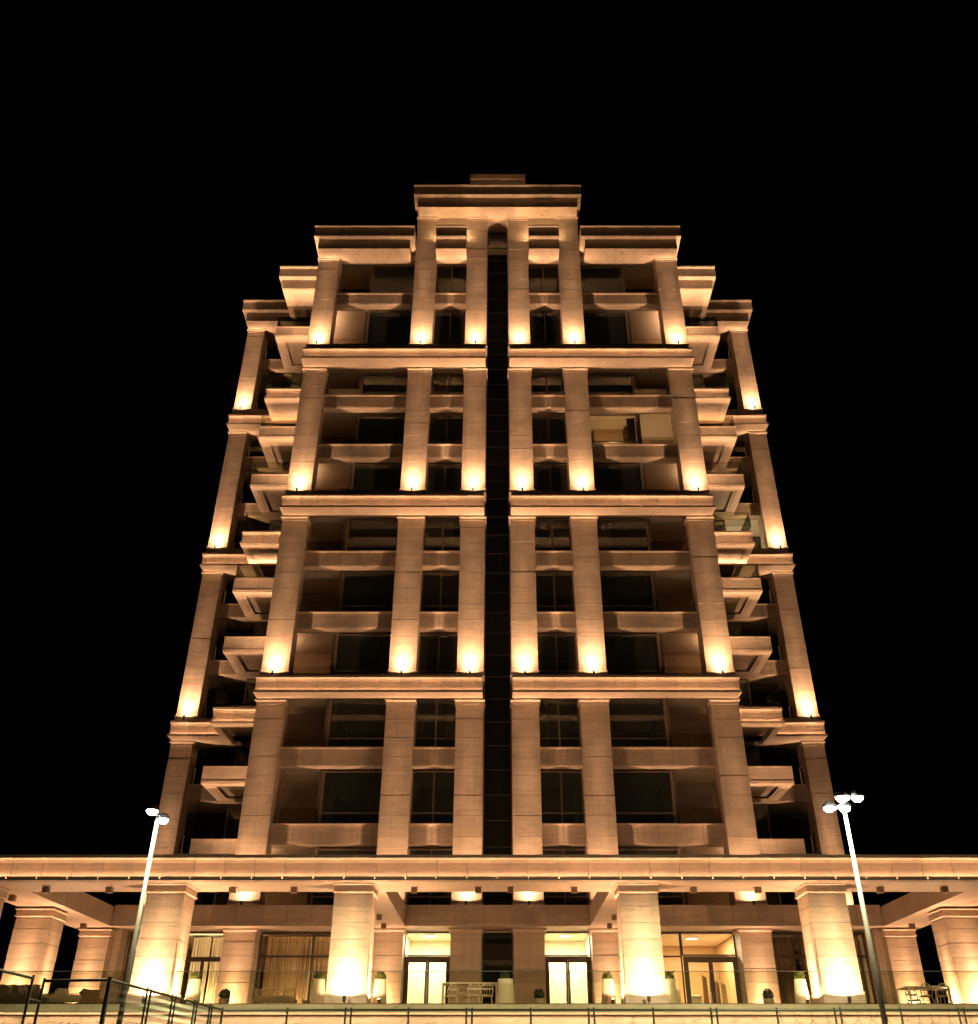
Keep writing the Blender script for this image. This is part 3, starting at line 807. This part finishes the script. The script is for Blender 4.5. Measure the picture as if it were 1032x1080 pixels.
# loose netting on the right-hand end
b = MB(); rr = random.Random(3); x = 6.95; row = 0
nodes = {}
for i in range(16):
    for j in range(7):
        nodes[i, j] = (6.95 + i * .37 + (.18 if j % 2 else 0) + rr.uniform(-.04, .04), 25.95 + rr.uniform(-.03, .03), 1.50 - j * .20 + rr.uniform(-.04, .03) - (.05 if j == 0 else 0))
for i in range(16):
    b.tube([(nodes[i, 0][0] + rr.uniform(-.01, .01), 26.0, 1.62), nodes[i, 0]], .006, 4)
    for j in range(6):
        for di in ((0, -1) if j % 2 == 0 else (0, 1)):
            if (i + di, j + 1) in nodes:
                p, q = nodes[i, j], nodes[i + di, j + 1]
                mid = tuple((p[k] + q[k]) / 2 + (0, 0, -.025)[k] for k in range(3)); b.tube([p, mid, q], .006, 4)
tag(b.build('netting', 'cord'), 'sagging dark cord netting hung on the right end of the front fence', 'netting')

# ================================================================== GLASS BALUSTRADES
def balustrade(label, x0, x1, y, posts=True):
    t = thing('glass_balustrade', ((x0 + x1) / 2, y, DZ), label, 'glass balustrade', 'glass balustrades along the terrace edge')
    n = max(1, round((x1 - x0) / 1.9)); w = (x1 - x0) / n
    for i in range(n):
        MB().box(x0 + i * w + .008, x0 + (i + 1) * w - .008, y, y + .014, DZ + .02, DZ + .97).build('glass_panel', 'rail', t)
    MB().box(x0, x1, y - .008, y + .022, DZ + .972, DZ + .992).build('handrail', 'pole', t)
    MB().box(x0, x1, y - .02, y + .034, DZ + .006, DZ + .045).build('channel', 'frame', t)
    return t
ED = [-16.62, -11.72, -10.38, -5.47, -4.13, 4.03, 5.37, 10.28, 11.62, 16.62]
BL = ['left of the outer left column', 'between the two left columns', 'across the middle, before both lobby doors', 'between the two right columns', 'right of the outer right column']
for i in range(5):
    balustrade('clear glass balustrade on the terrace edge ' + BL[i], ED[2 * i], ED[2 * i + 1], 33.55)

# ================================================================== PLANTERS
def leafball(cx, cy_, cz, r, n, mat, parent, name='shrub', flat=1.0, jit=.22):
    b = MB(); rr = random.Random(int(cx * 100) & 0xffff)
    for i in range(n):
        z = rr.uniform(-1, 1); a = rr.uniform(0, 2 * math.pi); q = math.sqrt(1 - z * z)
        d = Vector((q * math.cos(a), q * math.sin(a), z)); rad = r * (1 - abs(rr.gauss(0, jit)))
        p = Vector((cx, cy_, cz)) + Vector((d.x * rad, d.y * rad, d.z * rad * flat))
        t1 = (d + Vector((rr.uniform(-1, 1), rr.uniform(-1, 1), rr.uniform(-1, 1)))).normalized()
        u_ = t1.orthogonal().normalized(); v_ = t1.cross(u_); s = r * rr.uniform(.14, .27)
        k = len(b.v); b.v += [tuple(p + u_ * s), tuple(p + v_ * s * .6), tuple(p - u_ * s), tuple(p - v_ * s * .6)]; b.f.append((k, k + 1, k + 2, k + 3))
    core = [(max(.004, r * .74 * math.cos(a)), cz + r * .74 * flat * math.sin(a)) for a in [math.pi * (i / 10 - .5) for i in range(11)]]
    b.lathe(cx, cy_, core, 14)
    return b.build(name, mat, parent)
PL = [(-10.2, 'before the lit beige curtains'), (-6.02, 'left of the inner left column'), (-3.95, 'left of the bright left lobby'),
      (.27, 'before the dark middle glazing'), (3.72, 'right of the right lobby door'), (5.78, 'right of the inner right column'), (10.2, 'before the right dark curtains')]
for i, (px, l) in enumerate(PL):
    y = 35.2
    t = thing('tall_planter', (px, y, DZ), 'tall tapering white planter with clipped green shrub ' + l, 'planter', 'tall white planters along the terrace')
    w0, w1 = (.27, .19)
    if i == 3: w0, w1 = .31, .25
    b = MB(); n = 24
    b.lathe(px, y, [(w0 - .02, DZ + .005), (w0, DZ + .03), (w1, DZ + .87), (w1, DZ + .90), (w1 - .03, DZ + .90), (w1 - .035, DZ + .84)], n); b.build('pot', 'white', t, True)
    leafball(px, y, DZ + .96, .19, 260, 'leaf' if i not in (3,) else 'leafd', t)
for px, l in ((-9.5, 'before the outer left pilaster'), (1.45, 'left of the right lobby door'), (9.42, 'before the outer right pilaster'), (-14.4, 'beside the wooden chair at the left end')):
    t = thing('ball_planter', (px, 36.6, DZ), 'low concrete pot with a dark ball shrub ' + l, 'planter', 'low pots with ball shrubs')
    MB().lathe(px, 36.6, [(.13, DZ + .004), (.19, DZ + .30), (.19, DZ + .42), (.16, DZ + .42)], 16).build('pot', 'concrete', t, True)
    leafball(px, 36.6, DZ + .54, .19, 320, 'leafd', t, jit=.12)

# ================================================================== FURNITURE
def leg(b, x, y, z0, z1, r=.016, dx=0, dy=0): b.tube([(x + dx, y + dy, z0), (x, y, z1)], r, 8)
def frame_table(px, y, w, d, h, label, mat, cat='table'):
    t = thing('dining_table', (px, y, DZ), label, cat)
    MB().box(px - w / 2, px + w / 2, y - d / 2, y + d / 2, DZ + h - .04, DZ + h).build('table_top', mat, t, bevel=.006)
    for sx in (-1, 1):
        for sy in (-1, 1):
            cx_, cy_ = px + sx * (w / 2 - .03), y + sy * (d / 2 - .03)
            MB().box(cx_ - .025, cx_ + .025, cy_ - .025, cy_ + .025, DZ + .003, DZ + h - .041).build('leg', mat, t)
    return t
def hoop_chair(px, y, rz, label, mat='whitem', group='round backed terrace chairs'):
    t = thing('chair', (px, y, DZ), label, 'chair', group)
    b = MB(); b.lathe(px, y, [(.20, DZ + .44), (.215, DZ + .455), (.215, DZ + .475), (.19, DZ + .485)], 18); b.build('seat', mat, t, True)
    for sx, sy in ((-1, -1), (1, -1), (-1, 1), (1, 1)):
        l = MB(); leg(l, px + sx * .15, y + sy * .14, DZ + .003, DZ + .45, .016, sx * .06, sy * .06); l.build('leg', mat, t, True)
    bk = MB()
    pts = [(px + .21 * math.cos(a), y - .15 - .05 * math.sin(a), DZ + .62 + .22 * math.sin(a)) for a in [math.pi * i / 12 for i in range(13)]]
    bk.tube([(px + .17, y - .13, DZ + .47)] + pts + [(px - .17, y - .13, DZ + .47)], .017, 8)
    bk.tube([(px - .20, y - .16, DZ + .66), (px, y - .18, DZ + .65), (px + .20, y - .16, DZ + .66)], .03, 6)
    for dx in (-.1, 0, .1): bk.tube([(px + dx * .8, y - .14, DZ + .48), (px + dx, y - .17, DZ + .82)], .010, 5)
    bk.build('backrest', mat, t, True)
    t.rotation_euler[2] = rz
    return t
frame_table(-.97, 36.5, 1.92, .9, .88, 'slim pale frame dining table before the dark middle glazing', 'whitem')
hoop_chair(-.80, 36.0, 0, 'pale round backed chair in the middle of the front side of the frame table')
hoop_chair(-.36, 36.0, 0, 'pale round backed chair at the right of the frame table, nearest the white planter')
hoop_chair(-1.62, 36.2, R(35), 'pale chair turned aside at the left end of the frame table')
hoop_chair(-1.25, 37.1, R(180), 'pale chair on the far side of the frame table')
frame_table(15.0, 37.0, 1.45, 1.2, .80, 'square pale table on thin legs at the right end of the terrace', 'whitem')
for px, y, rz, l in ((14.75, 36.2, 0, 'left'), (15.3, 36.2, R(8), 'right')):
    hoop_chair(px, y, rz, f'open backed chair at the {l} of the near side of the right terrace table', 'rope')
hoop_chair(15.0, 37.9, R(180), 'open backed chair on the far side of the right terrace table', 'rope')
# wicker sofa seen from behind
t = thing('wicker_sofa', (-15.75, 34.9, DZ), 'dark woven sofa seen from behind at the far left of the terrace', 'sofa')
b = MB(); rr = random.Random(5)
for i in range(26):
    xx = -16.45 + i * .054; b.tube([(xx, 34.62, DZ + .02), (xx + .004, 34.58, DZ + .35), (xx, 34.54, DZ + .68 + .012 * math.sin(i * .9))], .026, 6)
b.build('backrest', 'wicker', t, True)
MB().box(-16.45, -15.08, 34.68, 35.4, DZ + .2, DZ + .34).build('seat', 'wicker', t); MB().box(-16.4, -15.12, 34.72, 35.35, DZ + .345, DZ + .46).build('cushion', 'cushion', t, bevel=.03)
for xx in (-16.42, -15.11): MB().box(xx - .04, xx + .04, 34.7, 35.4, DZ + .003, DZ + .19).build('leg', 'wicker', t)
# bench
def slat_bench(px, y, w, h, n, label, mat, cat, seat='cushion'):
    t = thing('slatted_bench', (px, y, DZ), label, cat)
    b = MB()
    for i in range(n):
        xx = px - w / 2 + w * i / (n - 1); b.tube([(xx, y - .28, DZ + .03), (xx, y - .34, DZ + h)], .021, 6)
    b.tube([(px - w / 2 - .02, y - .345, DZ + h), (px + w / 2 + .02, y - .345, DZ + h)], .016, 6)
    b.build('backrest', mat, t, True)
    MB().box(px - w / 2, px + w / 2, y - .24, y + .4, DZ + .26, DZ + .34).build('seat', mat, t)
    MB().box(px - w / 2 + .04, px + w / 2 - .04, y - .22, y + .38, DZ + .342, DZ + .44).build('cushion', seat, t, bevel=.03)
    for xx in (px - w / 2 + .04, px + w / 2 - .04): MB().box(xx - .03, xx + .03, y - .2, y + .36, DZ + .003, DZ + .258).build('leg', mat, t)
    return t
slat_bench(-14.65, 35.6, 1.25, .46, 14, 'low pale slatted bench between the dark sofa and wooden chair', 'rope', 'bench')
slat_bench(-7.58, 35.8, 1.40, .62, 17, 'pale rope backed bench before the brown curtains', 'rope', 'bench')
t = thing('wooden_chair', (-13.5, 35.1, DZ), 'brown wooden lounge chair with a solid back, left terrace bay', 'chair')
b = MB(); b.prof_x([(34.9, DZ + .02), (34.82, DZ + .52), (34.87, DZ + .56), (34.96, DZ + .05)], -13.78, -13.22); b.build('backrest', 'wood', t)
MB().box(-13.78, -13.22, 34.98, 35.6, DZ + .22, DZ + .30).build('seat', 'wood', t)
for xx in (-13.76, -13.24):
    for yy in (35.0, 35.55): MB().box(xx - .025, xx + .025, yy - .025, yy + .025, DZ + .003, DZ + .218).build('leg', 'wood', t)
b = MB().box(-15.05, -14.68, 35.62, 35.98, DZ + .442, DZ + .60); b.box(-15.02, -14.71, 35.66, 35.95, DZ + .601, DZ + .66)
tag(b.build('cushion', 'cushion', None, bevel=.04), 'plump pale cushion lying on the low slatted bench', 'cushion')
t = thing('coffee_table', (-6.35, 35.9, DZ), 'low pale box table right of the rope backed bench', 'table')
MB().box(-6.62, -6.05, 35.7, 36.3, DZ + .28, DZ + .33).build('table_top', 'rope', t)
for xx in (-6.58, -6.09): MB().box(xx - .03, xx + .03, 35.74, 36.26, DZ + .003, DZ + .278).build('leg', 'rope', t)

# inside the shop fronts
def curtain(x0, x1, y, mat, label, z1=5.85, amp=.05, pitch=.11, emis=None):
    b = MB(); n = int((x1 - x0) / (pitch / 4)); rr = random.Random(int(x0 * 50)); ph = 0
    pts = []
    for i in range(n + 1):
        ph += rr.uniform(.9, 2.2); pts.append((x0 + (x1 - x0) * i / n, y + amp * math.sin(ph)))
    b.v += [(px, py, DZ + .03) for px, py in pts] + [(px, py * .4 + y * .6, z1) for px, py in pts]
    for i in range(n): b.f.append((i, i + 1, n + 2 + i, n + 1 + i))
    o = b.build('curtain', mat, None, True); return tag(o, label, 'curtain', 'curtains behind the shop fronts')
curtain(-10.3, -5.5, 45.75, 'curtain', 'pleated brown curtain behind the wide left shop window')
curtain(-16.1, -13.75, 45.75, 'curtain', 'brown curtain behind the leftmost shop window beside the mast')
curtain(-13.7, -12.88, 46.0, 'sheer', 'lit beige curtain left of the dark window post'); curtain(-12.80, -11.85, 46.0, 'sheer', 'lit beige curtain right of the dark window post')
curtain(11.9, 13.2, 45.75, 'curtain', 'dark brown curtain left of the outer right column'); curtain(13.4, 16.1, 45.75, 'curtain', 'dark brown curtain right of the outer right column')
def trough(px, py, w, watts, label, col):  # lamp added out of sight between glass and curtain to brighten the cloth
    t = thing('curtain_fill', (px, py, DZ), label, 'floor light', 'unseen fill lights added under the curtains')
    MB().box(px - w / 2, px + w / 2, py - .07, py + .07, DZ + .004, DZ + .05).build('housing', 'body', t)
    MB().box(px - w / 2 + .02, px + w / 2 - .02, py - .05, py + .05, DZ + .052, DZ + .056).build('diffuser', 'lit', t)
    L = bpy.data.lights.new('curtain_glow', 'AREA'); L.shape = 'RECTANGLE'; L.size = w; L.size_y = .1; L.energy = watts; L.color = col
    add_light(L, t, (0, 0, .07), (0, .12, 1))
def room_lamp(px, py, w, d, watts, label, col=(1, .82, .52), name='ceiling_light', z=5.95):
    t = thing(name, (px, py, z - .09), label, 'ceiling light', 'ceiling lights in the ground floor rooms')
    MB().box(px - w / 2, px + w / 2, py - d / 2, py + d / 2, z - .05, z - .005).build('housing', 'whitem', t)
    MB().box(px - w / 2 + .02, px + w / 2 - .02, py - d / 2 + .02, py + d / 2 - .02, z - .058, z - .052).build('diffuser', 'lit', t)
    L = bpy.data.lights.new('room_glow', 'AREA'); L.shape = 'RECTANGLE'; L.size = w; L.size_y = d; L.energy = watts; L.color = col
    add_light(L, t, (0, 0, .02), (0, 0, -1)); return t
for s, n in ((-1, 'left'), (1, 'right')):
    room_lamp(s * 3.05, 46.0, .5, .35, 180, f'small bright ceiling light in the {n} lobby', (1, .87, .60))
room_lamp(8.9, 46.8, .5, .35, 230, 'small ceiling light in the tan lounge', (1, .74, .42))
trough(-12.78, 45.5, 1.7, 150, 'unseen fill light added under the lit beige curtains', (1, .72, .42))
trough(-8.0, 45.35, 4.4, 260, 'unseen fill light added under the wide brown curtain', (1, .68, .36))
trough(14.0, 45.35, 3.0, 22, 'unseen fill light added under the right brown curtains', (1, .7, .4))
trough(-15.1, 45.35, 2.0, 30, 'unseen fill light added under the leftmost brown curtain', (1, .7, .4))
# the flats with their lights on
def floor_lamp(px, py, pz, watts, label, col=(1, .64, .33)):
    t = thing('floor_lamp', (px, py, pz), label, 'floor lamp', 'low lamps in the lit flats')
    MB().lathe(px, py, [(.12, pz + .003), (.12, pz + .02), (.02, pz + .03), (.02, pz + .22)], 12).build('stand', 'body', t, True)
    MB().lathe(px, py, [(.09, pz + .22), (.13, pz + .25), (.10, pz + .36)], 12).build('lamp_shade', 'shade', t, True)
    L = bpy.data.lights.new('lamp_glow', 'POINT'); L.energy = watts; L.color = col; L.shadow_soft_size = .06
    add_light(L, t, (0, 0, .44), (0, 0, 1))
floor_lamp(9.5, 46.6, 31.70, 36, 'low lamp on the floor of the lit corner loggia, upper right of the front')
floor_lamp(6.9, 45.75, 31.70, 85, 'low lamp on the floor of the one lit flat, upper right of the front')
floor_lamp(15.7, 52.4, 28.1, 60, 'low lamp on the floor of the lit right wing loggia', (1, .80, .5))
MB().box(5.95, 7.75, 46.7, 46.8, 31.70, 34.84).build('partition', 'tan', TW)
d = MB(); nn = 14
d.v += [(7.75 + .5 * i / nn, 46.3 + .05 * (i % 2), 31.72) for i in range(nn + 1)] + [(7.75 + .5 * i / nn, 46.3 + .05 * (i % 2), 34.80) for i in range(nn + 1)]
for i in range(nn): d.f.append((i, i + 1, nn + 2 + i, nn + 1 + i))
tag(d.build('curtain', 'curtain'), 'brown curtain gathered beside the beige wall of the one lit flat, upper right', 'curtain')
# white blinds behind the lobby doors
for s, n in ((-1, 'left'), (1, 'right')):
    a, c = sgn(s, 2.08, 4.06)
    tag(MB().box(a, c, 47.0, 47.03, DZ + .02, 4.9).build('screen', 'paint'), f'plain cream screen standing inside the {n} lobby door', 'screen')
# hanging drum shades behind the end windows
for px, n in ((-16.0, 'leftmost'), (14.55, 'rightmost')):
    t = thing('pendant_lamp', (px, 45.35, 5.1), f'white drum pendant lamp in the {n} shop window', 'pendant lamp', 'drum pendant lamps')
    MB().lathe(px, 45.38, [(.22, 5.30), (.30, 5.36), (.30, 5.52), (.22, 5.58)], 20).build('lamp_shade', 'shade', t, True)
    MB().tube([(px, 45.38, 5.58), (px, 45.38, 5.94)], .01, 6).build('cord', 'body', t)
# lounge furniture
t = thing('folding_screen', (9.5, 46.6, DZ), 'tall pale folding screen inside the right lounge door', 'folding screen')
for i in range(4):
    xx = 9.15 + i * .26; b = MB(); y0, y1 = (46.5, 46.7) if i % 2 else (46.7, 46.5)
    b.prof_y([(xx, DZ + .02), (xx + .25, DZ + .02), (xx + .22, DZ + 2.0 - .1 * i), (xx + .02, DZ + 2.1 - .1 * i)], y0, y0 + .04); b.build('leaf', 'rope' if i % 2 else 'wood', t)
t = thing('armchair', (8.75, 46.2, DZ), 'pale armchair behind the left leaf of the lounge door', 'armchair')
MB().box(8.45, 9.05, 45.9, 46.5, DZ + .2, DZ + .48).build('seat', 'cushion', t, bevel=.04); MB().box(8.45, 9.05, 46.5, 46.66, DZ + .2, DZ + 1.3).build('backrest', 'cushion', t, bevel=.05)
for xx in (8.47, 9.03): MB().box(xx - .05, xx + .05, 45.9, 46.49, DZ + .003, DZ + .7).build('armrest', 'cushion', t, bevel=.02)
t = thing('stair', (7.0, 46.5, DZ), 'pale stair flight with dark handrail behind the lounge window', 'stair')
b = MB()
for i in range(9): b.box(6.0 + i * .24, 6.245 + i * .24, 46.9, 48.0, DZ + .003, DZ + .17 * (i + 1))
b.build('steps', 'tan', t)
MB().tube([(6.0, 46.8, DZ + .9), (8.0, 46.8, DZ + 2.3)], .03, 6).build('handrail', 'frame', t)
MB().tube([(6.0, 46.8, DZ + .5), (8.0, 46.8, DZ + 1.9)], .03, 6).build('rail', 'frame', t)
t = thing('console', (6.6, 45.9, DZ), 'low dark console table behind the lounge window', 'console table')
MB().box(6.1, 7.7, 45.7, 46.1, DZ + .4, DZ + .46).build('table_top', 'wood', t)
for xx in (6.14, 7.66): MB().box(xx - .03, xx + .03, 45.72, 46.08, DZ + .003, DZ + .398).build('leg', 'wood', t)

# ================================================================== THE REST
t = thing('bush', (-9.75, 24.4, -1.6), 'round leafy bush beyond the left fence, only its top showing', 'bush')
for i, (dx, dz, r) in enumerate(((0, 0, .55), (-.35, -.25, .5), (.35, -.35, .5), (.05, -.9, .8))):
    leafball(-9.75 + dx, 24.4, .74 + dz, r, 900, 'bush', t, name='foliage', jit=.25)
MB().tube([(-9.75, 24.4, -1.6), (-9.7, 24.4, .4)], .06, 7, .03).build('trunk', 'wood', t)
tag(MB().box(-40, -22.5, 62, 64, -1.6, 6.6).build('boundary_wall', 'dwall'), 'dark low wall far behind the left end of the portico', 'wall')
# antennas on the roof
for px, n, pts in ((-9.2, 'left', [(-10.9, 47.0, 50.4), (-10.0, 46.2, 51.0), (-8.9, 45.6, 51.4)]), (9.6, 'right', [(11.2, 46.6, 50.3), (10.0, 46.4, 50.9), (8.3, 46.0, 51.3)])):
    t = thing('roof_antenna', (pts[0][0], 47, 48.5), f'thin pale antenna arm above the {n} roof cornice', 'antenna', 'antennas on the roof')
    MB().tube([(pts[0][0], 47.0, 48.2), pts[0]], .02, 6).build('mast', 'pole', t); MB().tube(pts, .02, 6, .008).build('arm', 'pole', t)
